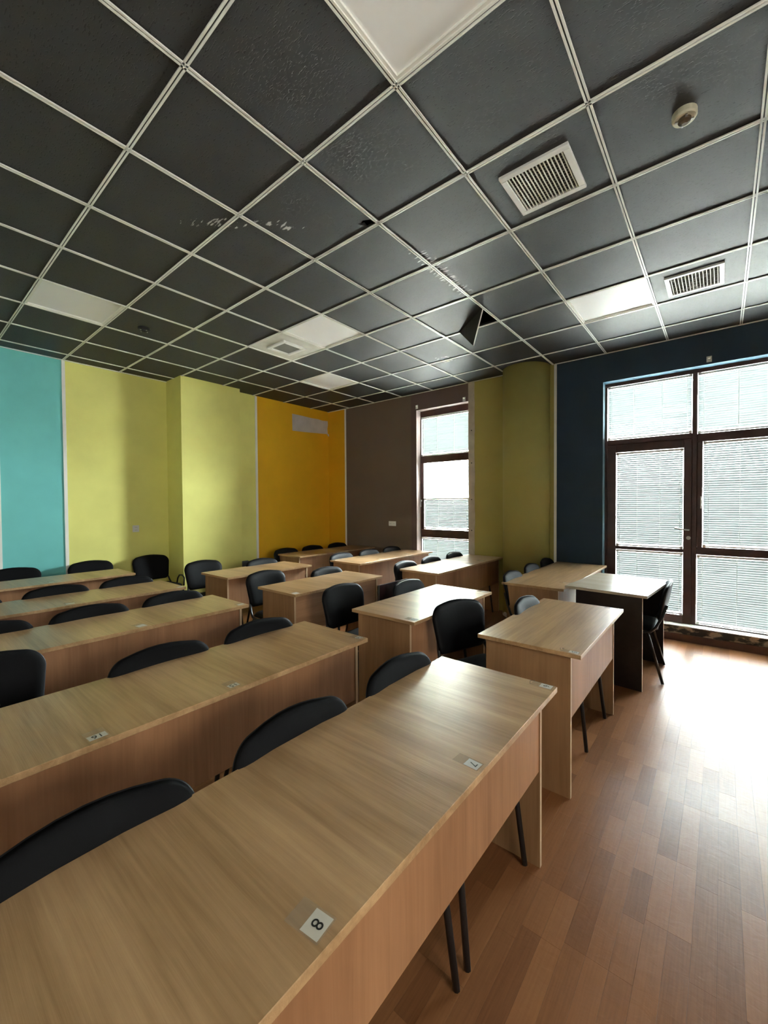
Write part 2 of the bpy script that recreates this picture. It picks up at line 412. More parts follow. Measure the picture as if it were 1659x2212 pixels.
# wall angle (white L strip where ceiling meets walls)
trim(6, (XL, XL + 0.02, YB, 2.58, ZC - 0.003, ZC + 0.004), 'grid')
trim(7, (-1.64, XR, YW - 0.02, YW, ZC - 0.003, ZC + 0.004), 'grid')
trim(8, (XO, -2.3, YW - 0.02, YW, ZC - 0.003, ZC + 0.004), 'grid')
# ragged raw plaster beside the small window, standing slightly proud of the paint
pts = [(SX1, ZC)]; z = ZC
edge = []
while z > 0.05:
    edge.append((-2.765 + random.uniform(-0.007, 0.009), z)); z -= random.uniform(0.04, 0.14)
pts = [(SX1, 0.05), (SX1, ZC)] + edge + [(-2.765, 0.05)]
mb = MB(); nn = len(pts)
v = [(x, YW - 0.003, zz) for x, zz in pts] + [(x, YW, zz) for x, zz in pts]
mb.add(v, [tuple(range(nn)), tuple(range(2 * nn - 1, nn - 1, -1))] + [(i, (i + 1) % nn, nn + (i + 1) % nn, nn + i) for i in range(nn)])
tp = struct(obj('trim_9', mb.mesh('plaster_strip', M['plaster'])))
for zz in (2.55, 2.08, 1.55, 1.1):
    me = MB().tube([(-2.81, YW - 0.008, zz), (-2.81, YW - 0.002, zz)], 0.008, 8).mesh('screw_plug', M['dark'])
    obj('screw_plug', me, tp)
# baseboards and threshold
struct(boxo('baseboard_window', M['skirt'], (BX0 - 0.02, XR, YW - 0.022, YW, 0.0, 0.075)))
struct(boxo('baseboard_left', M['skirt'], (XL, XL + 0.016, YB, 2.58, 0.0, 0.07)))
struct(boxo('trim_10', M['peel'], (BX0, BX1, YW - 0.004, YO, 0.0, 0.155)))
struct(boxo('trim_11', M['trim'], (BX0, BX1, YW - 0.012, YW + 0.12, 0.155, 0.163)))
# reveals
struct(boxo('trim_12', M['lit_reveal'], (BX0, BX0 + 0.004, YW - 0.001, YW + 0.13, 0.163, BZ1)))
struct(boxo('trim_13', M['lit_reveal'], (BX0, BX1, YW - 0.001, YW + 0.13, BZ1 - 0.004, BZ1)))
struct(boxo('trim_14', M['lit_reveal2'], (SX0, SX0 + 0.004, YW - 0.001, YW + 0.12, SZ0, SZ1)))
struct(boxo('trim_15', M['lit_reveal2'], (SX0, SX1, YW - 0.001, YW + 0.12, SZ1 - 0.004, SZ1)))

# ------------------------------------------------------------------ ceiling
ce = struct(boxo('ceiling', M['dark'], (XL - 0.3, XR + 0.2, YB - 0.2, YO, ZT, ZT + 0.15)))
cel = ce.location
gx = lambda j: -1.0658 - 0.6 * j
gy = lambda i: 0.194 + 0.6 * i
def runner(a0, a1, at, along_x):
    mb = MB()
    prof = [(-0.0115, -0.003), (0.0115, 0.003)]
    for s in (-1, 1):
        q0, q1 = (0.003 * s, 0.0115 * s); q0, q1 = min(q0, q1), max(q0, q1)
        mb.box(-(a1 - a0) / 2, (a1 - a0) / 2, q0, q1, 0, 0.006, mi=0)
    mb.box(-(a1 - a0) / 2, (a1 - a0) / 2, -0.003, 0.003, 0.005, 0.03, mi=1)
    me = mb.mesh('grid_runner', [M['grid'], M['groove']])
    mid = (a0 + a1) / 2
    loc = Vector((mid, at, ZC) if along_x else (at, mid, ZC)) - cel
    obj('grid_runner', me, ce, loc, (0, 0, 0 if along_x else math.pi / 2))
JS, IS = range(-6, 9), range(-3, 9)
for j in JS: runner(YB, YW, gx(j), False)
for i in IS: runner(XL, XR, gy(i), True)
lights = {(0, 1): 0, (6, 1): 1, (4, 4): 2, (0, 6): 3, (-2, 3): 4, (6, 6): 5}   # (cell j upper index, cell i lower index)
whitevent = (5, 4)
chip, broken = (2, 2), (2, 5)
shared = {}
TB = ZC + 0.010
for j in range(-6, 10):
    for i in range(-4, 9):
        x0, x1 = max(gx(j), XL), min(gx(j - 1), XR)
        y0, y1 = max(gy(i), YB), min(gy(i + 1), YW)
        if x1 - x0 < 0.03 or y1 - y0 < 0.03 or (j, i) in lights or (j, i) == whitevent: continue
        g = 0.009
        x0 += g; x1 -= g; y0 += g; y1 -= g
        if (j, i) == chip:
            pts = [(x0, y0), (x1, y0), (x1, 1.945), (-1.690, 1.940), (-1.705, 1.932), (-1.735, 1.918), (-1.752, 1.928), (-1.776, 1.922), (-1.770, 1.945), (-1.748, 1.952), (-1.757, y1), (x0, y1)]
            me = MB().prism([(a - (x0 + x1) / 2, b - (y0 + y1) / 2) for a, b in pts], 0, 0.014).mesh('tile', M['tile'])
        elif (j, i) == broken:
            pts = [(x0, y0), (x1, y0), (x1, 3.452), (-2.095, y1), (x0, y1)]
            me = MB().prism([(a - (x0 + x1) / 2, b - (y0 + y1) / 2) for a, b in pts], 0, 0.014).mesh('tile', M['tile'])
        else:
            key = (round(x1 - x0, 3), round(y1 - y0, 3))
            if key not in shared:
                a, b = key[0] / 2, key[1] / 2
                shared[key] = MB().box(-a, a, -b, b, 0, 0.014).mesh('tile', M['tile'])
            me = shared[key]
        t = obj('tile', me, ce, Vector(((x0 + x1) / 2, (y0 + y1) / 2, TB)) - cel)
        if (j, i) == broken:
            P1, P2 = Vector((x1, 3.452, TB)), Vector((-2.095, y1, TB)); Q = Vector((x1, y1, TB))
            ax = (P2 - P1).normalized(); w = Q - P1
            ang = math.radians(90); rot = Matrix.Rotation(ang, 3, ax)
            q = P1 + rot @ w; nrm = rot @ Vector((0, 0, 1)) * 0.012
            b0 = Vector(((x0 + x1) / 2, (y0 + y1) / 2, TB))
            vv = [p - b0 for p in (P1, P2, q, P1 + nrm, P2 + nrm, q + nrm)]
            fm = MB().add(vv, [(0, 1, 2)], 0).add(vv, [(3, 4, 5)], 0).add(vv, [(0, 1, 4, 3), (1, 2, 5, 4), (2, 0, 3, 5)], 1).mesh('broken_flap', [M['tile'], M['trim']])
            obj('broken_flap', fm, t)
# unlit recessed lamp panels
def lamp_panel(j, i, label):
    x0, x1, y0, y1 = gx(j), gx(j - 1), gy(i), gy(i + 1)
    cxx, cyy = (x0 + x1) / 2, (y0 + y1) / 2
    t = thing('ceiling_light', label, 'ceiling light', (cxx, cyy, ZC + 0.006), 0, 'square lamp panels in the dark ceiling')
    a, b, q = 0.2885, 0.276, 0.018
    mb = MB()
    for (p0, p1, p2, p3) in ((-a, a, -a, -b), (-a, a, b, a), (-a, -b, -b, b), (b, a, -b, b)): mb.box(p0, p1, p2, p3, 0.0, q)
    obj('frame', mb.mesh('frame', M['grid']), t)
    obj('diffuser', MB().box(-b, b, -b, b, q * 0.6, q * 0.9).mesh('diffuser', M['diffuser']), t)
for (key, lab) in zip(lights, ('large white lamp panel at the top edge, nearest overhead', 'white lamp panel nearest the teal wall stripe',
        'white lamp panel beside the small square vent', 'white lamp panel beside the wide grille near the window wall',
        'white lamp panel cut by the right edge of the picture', 'small far white lamp panel nearest the orange corner')):
    lamp_panel(*key, lab)
# white tile with a square vent
x0, y0 = gx(5), gy(4)
t = thing('vent_tile', 'white ceiling tile with small square grey vent beside a lamp panel', 'air vent', (x0 + 0.3, y0 + 0.3, ZC + 0.006))
obj('tile_panel', MB().box(-0.288, 0.288, -0.288, 0.288, 0.0, 0.012).mesh('tile_panel', plain('dusty_white_tile', (0.62, 0.61, 0.55), 0.7, var=0.12, vscale=6)), t)
mb = MB()
cv = (-3.77 - (x0 + 0.3), 2.89 - (y0 + 0.3))
for (a0, a1, b0, b1) in ((-.155, .155, -.155, -.115), (-.155, .155, .115, .155), (-.155, -.115, -.115, .115), (.115, .155, -.115, .115)):
    mb.box(a0 + cv[0], a1 + cv[0], b0 + cv[1], b1 + cv[1], -0.02, 0.0)
obj('vent_frame', mb.mesh('vent_frame', M['white'], bevel=0.004), t)
obj('vent_mesh', MB().box(cv[0] - .115, cv[0] + .115, cv[1] - .115, cv[1] + .115, -0.008, -0.001).mesh('vent_mesh', plain('grey_vent_mesh', (0.16, 0.155, 0.13), 0.7, bump=0.6, bscale=120)), t)
# bladed grilles set in dark tiles
def grille(x0, x1, y0, y1, label, fw, nb, nc):
    cxx, cyy = (x0 + x1) / 2, (y0 + y1) / 2; a, b = (x1 - x0) / 2, (y1 - y0) / 2
    t = thing('air_vent', label, 'air vent', (cxx, cyy, ZC - 0.006), 0, 'bladed ceiling grilles')
    mb = MB()
    for q in ((-a, a, -b, -b + fw), (-a, a, b - fw, b), (-a, -a + fw, -b + fw, b - fw), (a - fw, a, -b + fw, b - fw)): mb.box(*q, 0.0, 0.016)
    obj('frame', mb.mesh('frame', M['white'], bevel=0.002), t)
    obj('backing', MB().box(-a + fw, a - fw, -b + fw, b - fw, 0.0152, 0.016).mesh('backing', M['dark']), t)
    bl = plain('vent_blade_cream', (0.50, 0.49, 0.40), 0.5)
    bm1 = MB().box(-0.0022, 0.0022, -b + fw, b - fw, 0.002, 0.009).mesh('blade', bl)
    bm2 = MB().box(-a + fw, a - fw, -0.0016, 0.0016, 0.009, 0.015).mesh('cross_blade', plain('vent_blade_back', (0.22, 0.21, 0.17), 0.6))
    for k in range(nb): obj('blade', bm1, t, (-a + fw + (k + 0.5) * 2 * (a - fw) / nb, 0, 0), (0, 0.25, 0))
    for k in range(nc): obj('cross_blade', bm2, t, (0, -b + fw + (k + 0.5) * 2 * (b - fw) / nc, 0))
grille(-0.945, -0.59, 2.14, 2.50, 'large white bladed air grille above the middle desks', 0.032, 16, 14)
grille(-0.365, 0.003, 3.925, 4.29, 'farther white bladed air grille near the tall windows', 0.030, 14, 12)
# smoke detectors
def detector(x, y, z, r, h, mt, label, arms):
    t = thing('smoke_detector', label, 'smoke detector', (x, y, z))
    def lathe(pr, n=28):
        mb = MB(); v = []; f = []
        for (q, zz) in pr: v += [(q * math.cos(2 * math.pi * k / n), q * math.sin(2 * math.pi * k / n), zz) for k in range(n)]
        for s in range(len(pr) - 1):
            f += [(s * n + k, s * n + (k + 1) % n, (s + 1) * n + (k + 1) % n, (s + 1) * n + k) for k in range(n)]
        f += [tuple(range(n)), tuple((len(pr) - 1) * n + k for k in range(n))]
        return mb.add(v, f)
    obj('base_ring', lathe([(r, 0), (r, -h * 0.45), (r * 0.9, -h * 0.6), (r * 0.62, -h * 0.6)]).mesh('base_ring', mt), t)
    obj('sensor_core', lathe([(r * 0.55, -h * 0.55), (r * 0.5, -h * 0.8), (r * 0.2, -h)]).mesh('sensor_core', arms), t)
    am = MB().box(-0.004, 0.004, 0.0, r * 0.75, -h * 0.75, -h * 0.58).mesh('contact_arm', M['chrome'])
    for k in range(4): obj('contact_arm', am, t, (0, 0, 0), (0, 0, k * math.pi / 2 + 0.3))
detector(-0.144, 2.33, TB, 0.048, 0.05, plain('cream_plastic', (0.62, 0.58, 0.44), 0.5), 'cream smoke detector base on a dark tile, top right', plain('brown_contacts', (0.10, 0.07, 0.04), 0.5))
detector(-4.44, 1.67, TB, 0.055, 0.04, M['shell'], 'black smoke detector on the ceiling near the teal lamp panel', M['shell'])

# ------------------------------------------------------------------ windows, door, blinds
YF0, YF1, YG, YBL = 5.545, 5.615, 5.60, 5.565
def member(name, b, parent): return boxo(name, M['frame'], b, parent, bevel=0.004)
def blind(label, x0, x1, z0, z1, top_gap=0.03, group='white venetian blinds on the windows', y=YBL, pitch=0.0235, tilt=73):
    t = thing('window_blind', label, 'blind', ((x0 + x1) / 2, y, z0), 0, group)
    w = x1 - x0; hgt = z1 - z0
    obj('head_rail', MB().box(-w / 2, w / 2, -0.012, 0.012, hgt - 0.022, hgt).mesh('head_rail', M['white'], bevel=0.002), t)
    obj('bottom_rail', MB().box(-w / 2, w / 2, -0.011, 0.011, 0.0, 0.016).mesh('bottom_rail', M['white'], bevel=0.002), t)
    for sx in (-1, 1):
        for zz in (hgt - 0.028, -0.004):
            obj('corner_clip', MB().box(-0.014, 0.014, -0.018, -0.012, 0, 0.03).mesh('corner_clip', M['white']), t, (sx * (w / 2 - 0.014), 0, zz))
    n = max(3, int((hgt - 0.05) / pitch))
    mb = MB(); v = []; f = []
    hw = 0.0125
    for s in range(4):
        u = -1 + 2 * s / 3; yy = u * hw; zz = 0.0022 * (1 - u * u)
        v += [(-w / 2 + 0.004, yy, zz), (w / 2 - 0.004, yy, zz)]
    for s in range(3): f.append((2 * s, 2 * s + 1, 2 * s + 3, 2 * s + 2))
    sm = mb.add(v, f).mesh('slat', M['slat'], smooth=True)
    for k in range(n):
        z = 0.03 + (k + 0.5) * (hgt - 0.056) / n
        obj('slat', sm, t, (0, 0.002, z), (math.radians(tilt + random.uniform(-1.2, 1.2)), 0, 0))
    nc = 3 if w > 0.5 else 2
    for xx in ((-0.45, -0.17, 0.17, 0.45) if w > 0.55 else (-0.42, 0, 0.42)):
        obj('ladder_cord', MB().box(-0.0016, 0.0016, -0.0118, -0.0108, 0.01, hgt - 0.01).mesh('ladder_cord', M['white']), t, (xx * w, 0, 0))
    return t
def window(name, x0, x1, z0, z1):
    e = obj(name, None, None, ((x0 + x1) / 2, YF0, z0)); e.empty_display_size = 0.1
    return struct(e)
k = 5.56 / 5.5
sx = lambda x: x * k
sz = lambda z: 1.5 + (z - 1.5) * k
# --- large glazing: door bay, window bay, unseen bay added to brighten the desks
w2 = window('window_2', BX0, BX1, BZ0, BZ1)
xm0, xm1 = sx(-0.250), sx(-0.205)          # mullion between door bay and window bay
zt0, zt1 = sz(2.13), sz(2.234)             # transom
xq0, xq1 = 0.80, 0.86
member('head', (BX0, BX1, YF0, YF1, sz(2.858), BZ1), w2)
member('bottom_rail', (xm1, BX1, YF0, YF1, BZ0, sz(0.190)), w2)
for a, b in ((xm0, xm1), (xq0, xq1), (BX1 - 0.05, BX1)): member('mullion', (a, b, YF0, YF1, BZ0, sz(2.858)), w2)
member('jamb', (BX0, sx(-1.059), YF0, YF1, BZ0, sz(2.858)), w2)
bays = [(xm1, xq0), (xq1, BX1 - 0.05)]
for a, b in bays:
    member('transom', (a, b, YF0, YF1, sz(2.13), sz(2.218)), w2)
    member('transom', (a, b, YF0, YF1, sz(0.933), sz(1.015)), w2)
    member('sash_stile', (a, a + 0.047, YF0, YF1, sz(1.015), sz(2.13)), w2)
    member('sash_stile', (b - 0.047, b, YF0, YF1, sz(1.015), sz(2.13)), w2)
    for z0_, z1_ in ((sz(2.218), sz(2.858)), (sz(1.015), sz(2.13)), (sz(0.19), sz(0.933))):
        boxo('pane', M['glass'], (a, b, YG, YG + 0.004, z0_, z1_), w2)
member('transom', (sx(-1.059), xm0, YF0, YF1, sz(2.17), sz(2.232)), w2)
boxo('pane', M['glass'], (sx(-1.059), xm0, YG, YG + 0.004, sz(2.232), sz(2.858)), w2)
# window handle
hd = obj('handle', MB().box(-0.006, 0.006, -0.03, -0.018, 0, 0.13).box(-0.005, 0.005, -0.02, 0.0, 0.0, 0.02).mesh('handle', M['chrome'], bevel=0.002), w2)
hd.location = Vector((-0.172, YF0, 1.425)) - w2.location
# --- balcony door in the left bay
d1 = window('door_1', BX0, xm0, BZ0, sz(2.17)); d1.name = 'door_1'
dx0, dx1 = sx(-1.059), xm0
gx0, gx1 = sx(-0.965), sx(-0.321)
member('stile', (dx0, gx0, YF0 - 0.008, YF1, BZ0, sz(2.17)), d1); member('stile', (gx1, dx1, YF0 - 0.008, YF1, BZ0, sz(2.17)), d1)
member('rail', (gx0, gx1, YF0 - 0.008, YF1, sz(2.079), sz(2.17)), d1); member('rail', (gx0, gx1, YF0 - 0.008, YF1, BZ0, sz(0.262)), d1)
member('rail', (gx0, gx1, YF0 - 0.002, YF1, sz(0.945), sz(0.985)), d1)
boxo('pane', M['glass'], (gx0, gx1, YG, YG + 0.004, sz(0.985), sz(2.079)), d1)
boxo('pane', M['glass'], (gx0, gx1, YG, YG + 0.004, sz(0.262), sz(0.945)), d1)
lv = obj('lever_handle', MB().tube([(0, 0, 0), (0, -0.045, 0)], 0.009).tube([(0.004, -0.045, 0), (-0.06, -0.047, 0.006), (-0.125, -0.045, 0.016)], 0.0085).mesh('lever_handle', M['chrome'], smooth=True), d1)
lv.location = Vector((-0.275, YF0 - 0.008, 1.192)) - d1.location
ky = obj('lock_rose', MB().tube([(0, 0, 0), (0, -0.008, 0)], 0.02, 14).box(-0.003, 0.003, -0.03, -0.008, -0.012, 0.012).mesh('lock_rose', M['chrome']), d1)
ky.location = Vector((-0.277, YF0 - 0.008, 1.105)) - d1.location
# --- small window
w1 = window('window_1', SX0, SX1, SZ0, SZ1)
ks = 5.56 / 5.42
qx = lambda x: x * ks
qz = lambda z: 1.5 + (z - 1.5) * ks
px0, px1 = qx(-3.672), SX1
YS0 = YW + 0.12
member('head', (SX0, SX1, YF0, YF1, qz(2.847), SZ1), w1)
member('jamb', (SX0, px0, YF0, YF1, SZ0, qz(2.847)), w1); member('jamb', (px1 - 0.01, px1, YF0, YF1, SZ0, qz(2.847)), w1)
member('transom', (px0, px1 - 0.01, YF0, YF1, qz(2.13), qz(2.24)), w1); member('transom', (px0, px1 - 0.01, YF0, YF1, qz(0.965), qz(1.09)), w1)
member('sash_stile', (px0, px0 + 0.05, YF0 - 0.012, YF1, qz(1.09), qz(2.13)), w1); member('sash_stile', (px1 - 0.06, px1 - 0.01, YF0 - 0.012, YF1, qz(1.09), qz(2.13)), w1)
member('bottom_rail', (px0, px1 - 0.01, YF0, YF1, SZ0, SZ0 + 0.06), w1)
for z0_, z1_ in ((qz(2.24), qz(2.847)), (qz(1.09), qz(2.13)), (SZ0 + 0.06, qz(0.965))):
    boxo('pane', M['glass'], (px0, px1 - 0.01, YG, YG + 0.004, z0_, z1_), w1)
hd = obj('handle', MB().box(-0.006, 0.006, -0.035, -0.022, 0, 0.12).box(-0.006, 0.006, -0.022, 0.0, 0.09, 0.115).mesh('handle', M['white'], bevel=0.002), w1)
hd.location = Vector((px0 + 0.012, YF0 - 0.012, 1.44)) - w1.location
# --- unseen window added in the right wall to brighten the near desks
w3 = obj('added_fill_window', None, None, (XR + 0.1, 0.05, 1.2)); struct(w3)
for b in ((-0.8, 0.9, 1.2, 1.25), (-0.8, 0.9, 2.45, 2.5), (-0.8, -0.75, 1.25, 2.45), (0.85, 0.9, 1.25, 2.45)): boxo('sash_bar', M['frame'], (XR + 0.08, XR + 0.14, *b), w3)
boxo('pane', M['fill_tint'], (XR + 0.11, XR + 0.114, -0.75, 0.85, 1.25, 2.45), w3)
# --- blinds
blind('white slatted blind over the glass above the balcony door', sx(-1.055), sx(-0.252), sz(2.236), sz(2.855), tilt=-60)
blind('tall white blind on the upper glass of the balcony door', gx0 + 0.002, gx1 - 0.002, sz(0.988), sz(2.075))
blind('low white blind on the bottom glass of the balcony door, behind the chair', gx0 + 0.002, gx1 - 0.002, sz(0.265), sz(0.942))
blind('white blind at the top right, cut by the picture edge', xm1 + 0.002, xq0 - 0.002, sz(2.222), sz(2.855), tilt=-60)
blind('tall white blind right of the door, beside the window handle', xm1 + 0.05, xq0 - 0.05, sz(1.018), sz(2.127))
blind('white blind at the bottom right, just above the peeling threshold', xm1 + 0.002, xq0 - 0.002, sz(0.193), sz(0.93))
blind('white blind in the top pane of the narrow window', px0 + 0.002, px1 - 0.013, qz(2.243), qz(2.845), tilt=-60)
blind('half lowered white blind in the middle sash of the narrow window', px0 + 0.052, px1 - 0.063, qz(1.10), qz(1.575))
blind('white blind in the lowest pane of the narrow window', px0 + 0.002, px1 - 0.013, SZ0 + 0.065, qz(0.962))
blind('white blind in the top pane of the added bay beyond the picture edge', xq1 + 0.002, BX1 - 0.052, sz(2.222), sz(2.855), tilt=-60)
blind('tall white blind of the added bay beyond the picture edge', xq1 + 0.05, BX1 - 0.10, sz(1.018), sz(2.127))
blind('white blind in the lowest pane of the added bay beyond the picture edge', xq1 + 0.002, BX1 - 0.052, sz(0.193), sz(0.93))
# small curtain-rail brackets on the wall
def bracket(x, z, label):
    t = thing('curtain_bracket', label, 'bracket', (x, YW, z), 0, 'small white brackets above the windows')
    obj('plate', MB().box(-0.022, 0.022, -0.006, 0.0, -0.03, 0.03).mesh('plate', M['white'], bevel=0.002), t)
    obj('hook', MB().box(-0.010, 0.010, -0.03, -0.006, 0.004, 0.02).mesh('hook', M['trim'], bevel=0.002), t)
bracket(-0.112, 2.965, 'small white bracket on the navy wall above the tall windows')
bracket(-3.77, 3.035, 'small white bracket above the left corner of the narrow window')
bracket(-2.93, 3.02, 'small white bracket above the right corner of the narrow window')
# sockets
def socket(loc, rz, n, horiz, label):
    t = thing('wall_socket', label, 'socket', loc, rz)
    w, hh = (0.075 * n, 0.08) if horiz else (0.08, 0.09)
    obj('plate', MB().box(-w / 2, w / 2, -0.012, 0, -hh / 2, hh / 2).mesh('plate', M['white'], bevel=0.003), t)
    for q in range(n):
        off = ((q - (n - 1) / 2) * 0.073, 0) if horiz else (0, (q - (n - 1) / 2) * 0.04)
        s = obj('insert', MB().box(-0.024, 0.024, -0.014, -0.012, -0.014, 0.014).mesh('insert', M['white']), t, (off[0], 0, off[1]))
        for d in (-1, 1): obj('pin_hole', MB().box(-0.003, 0.003, -0.0145, -0.013, -0.003, 0.003).mesh('pin_hole', M['ink']), s, (d * 0.0095, 0, 0))
socket((XL, 2.153, 1.183), math.pi / 2, 2, False, 'white double socket on the lime wall')
socket((-4.28, YW, 1.162), 0, 2, True, 'white double socket on the brown wall beside the narrow window')
# patch left where an air conditioner hung
pts = [(4.575, 2.79), (4.572, 3.085), (4.80, 3.082), (5.02, 3.075), (5.17, 3.080), (5.27, 3.068), (5.41, 3.078), (5.415, 3.0), (5.40, 2.93), (5.408, 2.835), (5.30, 2.826), (5.10, 2.815), (4.85, 2.800)]
mb = MB(); nn = len(pts)
v = [(XO + 0.004, y, z) for y, z in pts] + [(XO, y, z) for y, z in pts]
mb.add(v, [tuple(range(nn)), tuple(range(2 * nn - 1, nn - 1, -1))] + [(i, (i + 1) % nn, nn + (i + 1) % nn, nn + i) for i in range(nn)])
t = thing('wall_patch', 'bare white rectangular patch high on the orange wall', 'wall patch', (0, 0, 0))
obj('plaster', mb.mesh('plaster', M['patch']), t)
tag(obj('cable_stub', MB().tube([(0, 0, 0), (0.03, -0.004, -0.005), (0.04, -0.006, -0.035)], 0.012).mesh('cable_stub', M['white'], smooth=True), None, (XO, 5.40, 2.825)), 'short white cable stub below the bare wall patch', 'cable')
t = thing('junction_box', 'grey plastic box low on the lime wall behind the desks', 'junction box', (XO, 3.57, 0.52))
obj('body', MB().box(0, 0.05, -0.085, 0.085, -0.09, 0.09).mesh('body', M['greybox'], bevel=0.006), t)
obj('lid', MB().box(0.05, 0.056, -0.075, 0.075, -0.08, 0.08).mesh('lid', M['greybox'], bevel=0.002), t)

# ------------------------------------------------------------------ desks
def make_desk(label, x_front, depth, y0, y1, grain, group, zt=0.75, modesty=0.40, rz=0, pm='panel', side='panel'):
    L_, W_ = y1 - y0, depth
    t = thing('school_desk', label, 'desk', (x_front - W_ / 2, (y0 + y1) / 2, 0), rz, group)
    th = 0.022
    obj('desk_top', MB().box(-W_ / 2, W_ / 2, -L_ / 2, L_ / 2, -th / 2, th / 2).mesh('desk_top', M[grain], bevel=0.0015), t, (0, 0, zt - th / 2))
    for s in (-1, 1):
        ye = s * (L_ / 2 - 0.035)
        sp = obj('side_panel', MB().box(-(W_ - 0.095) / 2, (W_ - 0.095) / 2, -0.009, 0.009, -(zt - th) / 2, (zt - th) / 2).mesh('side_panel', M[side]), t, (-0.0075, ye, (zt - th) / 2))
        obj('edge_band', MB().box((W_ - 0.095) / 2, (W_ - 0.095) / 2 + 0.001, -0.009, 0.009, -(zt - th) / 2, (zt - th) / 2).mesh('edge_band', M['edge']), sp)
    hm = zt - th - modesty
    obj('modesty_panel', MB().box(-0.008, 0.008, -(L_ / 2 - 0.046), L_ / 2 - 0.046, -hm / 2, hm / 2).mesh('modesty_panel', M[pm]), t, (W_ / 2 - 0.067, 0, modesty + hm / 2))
    return t
G1, G2, G3 = 'oak desks in the near left block', 'oak desks in the middle block', 'oak desks in the block by the window wall'
# key: front edge x, depth, y0, y1
D = {
 'A': (-0.510, 0.545, 0.02, 1.722), 'C': (-1.520, 0.545, 0.02, 1.700), 'F': (-2.735, 0.540, 0.03, 1.722), 'I': (-3.785, 0.545, 0.04, 1.742), 'L': (-5.000, 0.535, 0.05, 1.750),
 'B': (-0.525, 0.550, 2.145, 3.272), 'D': (-1.490, 0.545, 2.105, 3.235), 'G': (-2.715, 0.545, 2.145, 3.275), 'J': (-3.900, 0.550, 2.215, 3.335),
 'Q': (-1.045, 0.560, 3.700, 5.410), 'E': (-2.320, 0.545, 3.730, 5.410), 'H': (-3.475, 0.550, 3.755, 5.410), 'K': (-4.640, 0.560, 3.750, 5.395),
}
DL = {
 'A': 'long oak desk nearest the camera, numbered 8, 7 and 6', 'C': 'long oak desk numbered 16 and 15, second in the near left block',
 'F': 'third long oak desk from the camera in the near left block', 'I': 'fourth long oak desk from the camera in the near left block',
 'L': 'long oak desk standing closest to the teal wall', 'B': 'short oak desk in front of the black-sided desk',
 'D': 'short oak desk with bright window glare, second of the middle block', 'G': 'short oak desk third of the middle block, without glare',
 'J': 'short oak desk of the middle block nearest the lime pier', 'Q': 'long oak desk touching the black-sided desk, beside the round column',
 'E': 'long oak desk in front of the narrow window', 'H': 'long oak desk in front of the socket on the brown wall', 'K': 'long oak desk in the far orange corner',
}
for kx, (xf, dp, y0, y1) in D.items():
    g = G1 if kx in 'ACFIL' else G2 if kx in 'BDGJ' else G3
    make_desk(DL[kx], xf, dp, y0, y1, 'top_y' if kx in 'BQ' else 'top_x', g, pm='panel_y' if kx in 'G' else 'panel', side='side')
# teacher's desk with black side panels, its top lapping over the neighbouring desk
t = thing('teacher_desk', 'pale topped desk with black side panels by the balcony door', 'desk', (-0.705, 4.18, 0), math.radians(-5.0))
W_, L_, zt = 0.62, 0.90, 0.775
obj('desk_top', MB().box(-W_ / 2, W_ / 2, -L_ / 2, L_ / 2, -0.011, 0.011).mesh('desk_top', M['grey_top'], bevel=0.0015), t, (0, 0, zt - 0.011))
for s in (-1, 1):
    sp = obj('side_panel', MB().box(-0.25, 0.25, -0.008, 0.008, -(zt - 0.022) / 2, (zt - 0.022) / 2).mesh('side_panel', M['dark_panel']), t, (0.015, s * (L_ / 2 - 0.06), (zt - 0.022) / 2))
    obj('edge_band', MB().box(0.25, 0.2512, -0.008, 0.008, -(zt - 0.022) / 2, (zt - 0.022) / 2).mesh('edge_band', M['edge']), sp)
obj('modesty_panel', MB().box(-0.008, 0.008, -L_ / 2 + 0.07, L_ / 2 - 0.07, -0.2, 0.2).mesh('modesty_panel', M['dark_panel']), t, (-0.20, 0, 0.55))

# ------------------------------------------------------------------ chairs (facing local +x)
def outline(w, h, rt, rb, crown, n=12):
    """rounded back outline in (y,z), z from 0 to h"""
    pts = []
    def arc(cy, cz, ry, rz_, a0, a1):
        for i in range(n + 1):
            a = a0 + (a1 - a0) * i / n; pts.append((cy + ry * math.cos(a), cz + rz_ * math.sin(a)))
    arc(w / 2 - rt, h - crown - rt, rt, rt, 0, math.pi / 2 * 0.92)
    for i in range(1, 6):
        y = (w / 2 - rt) * (1 - i / 3); pts.append((y, h - crown * (y / (w / 2 - rt)) ** 2 if abs(y) < w / 2 - rt else h - crown))
    arc(-w / 2 + rt, h - crown - rt, rt, rt, math.pi / 2 * 1.08, math.pi)
    arc(-w / 2 + rb + 0.02, rb, rb, rb, math.pi, 1.5 * math.pi)
    arc(w / 2 - rb - 0.02, rb, rb, rb, 1.5 * math.pi, 2 * math.pi)
    return pts
def pillow(pts, cyz, fn, thick, power=5, rings=(0, 0.35, 0.62, 0.8, 0.9, 0.96, 1.0)):
    """closed pad: bulged face over the outline plus flat underside. fn(a,b,t) -> xyz"""
    mb = MB(); v = []; f = []; n = len(pts); ca, cb = cyz
    v.append(fn(ca, cb, thick))
    for s in rings[1:]:
        t = thick * max(0.0, 1 - s ** power) ** 0.5
        for a, b in pts: v.append(fn(ca + (a - ca) * s, cb + (b - cb) * s, t))
    R = len(rings) - 1
    for kk in range(n): f.append((0, 1 + kk, 1 + (kk + 1) % n))
    for r_ in range(R - 1):
        for kk in range(n):
            a0 = 1 + r_ * n + kk; a1 = 1 + r_ * n + (kk + 1) % n
            f.append((a0, a0 + n, a1 + n, a1))
    # underside fan
    c = len(v); v.append(fn(ca, cb, -0.001))
    base = 1 + (R - 1) * n
    for kk in range(n): f.append((c, base + (kk + 1) % n, base + kk))
    return mb.add(v, f)
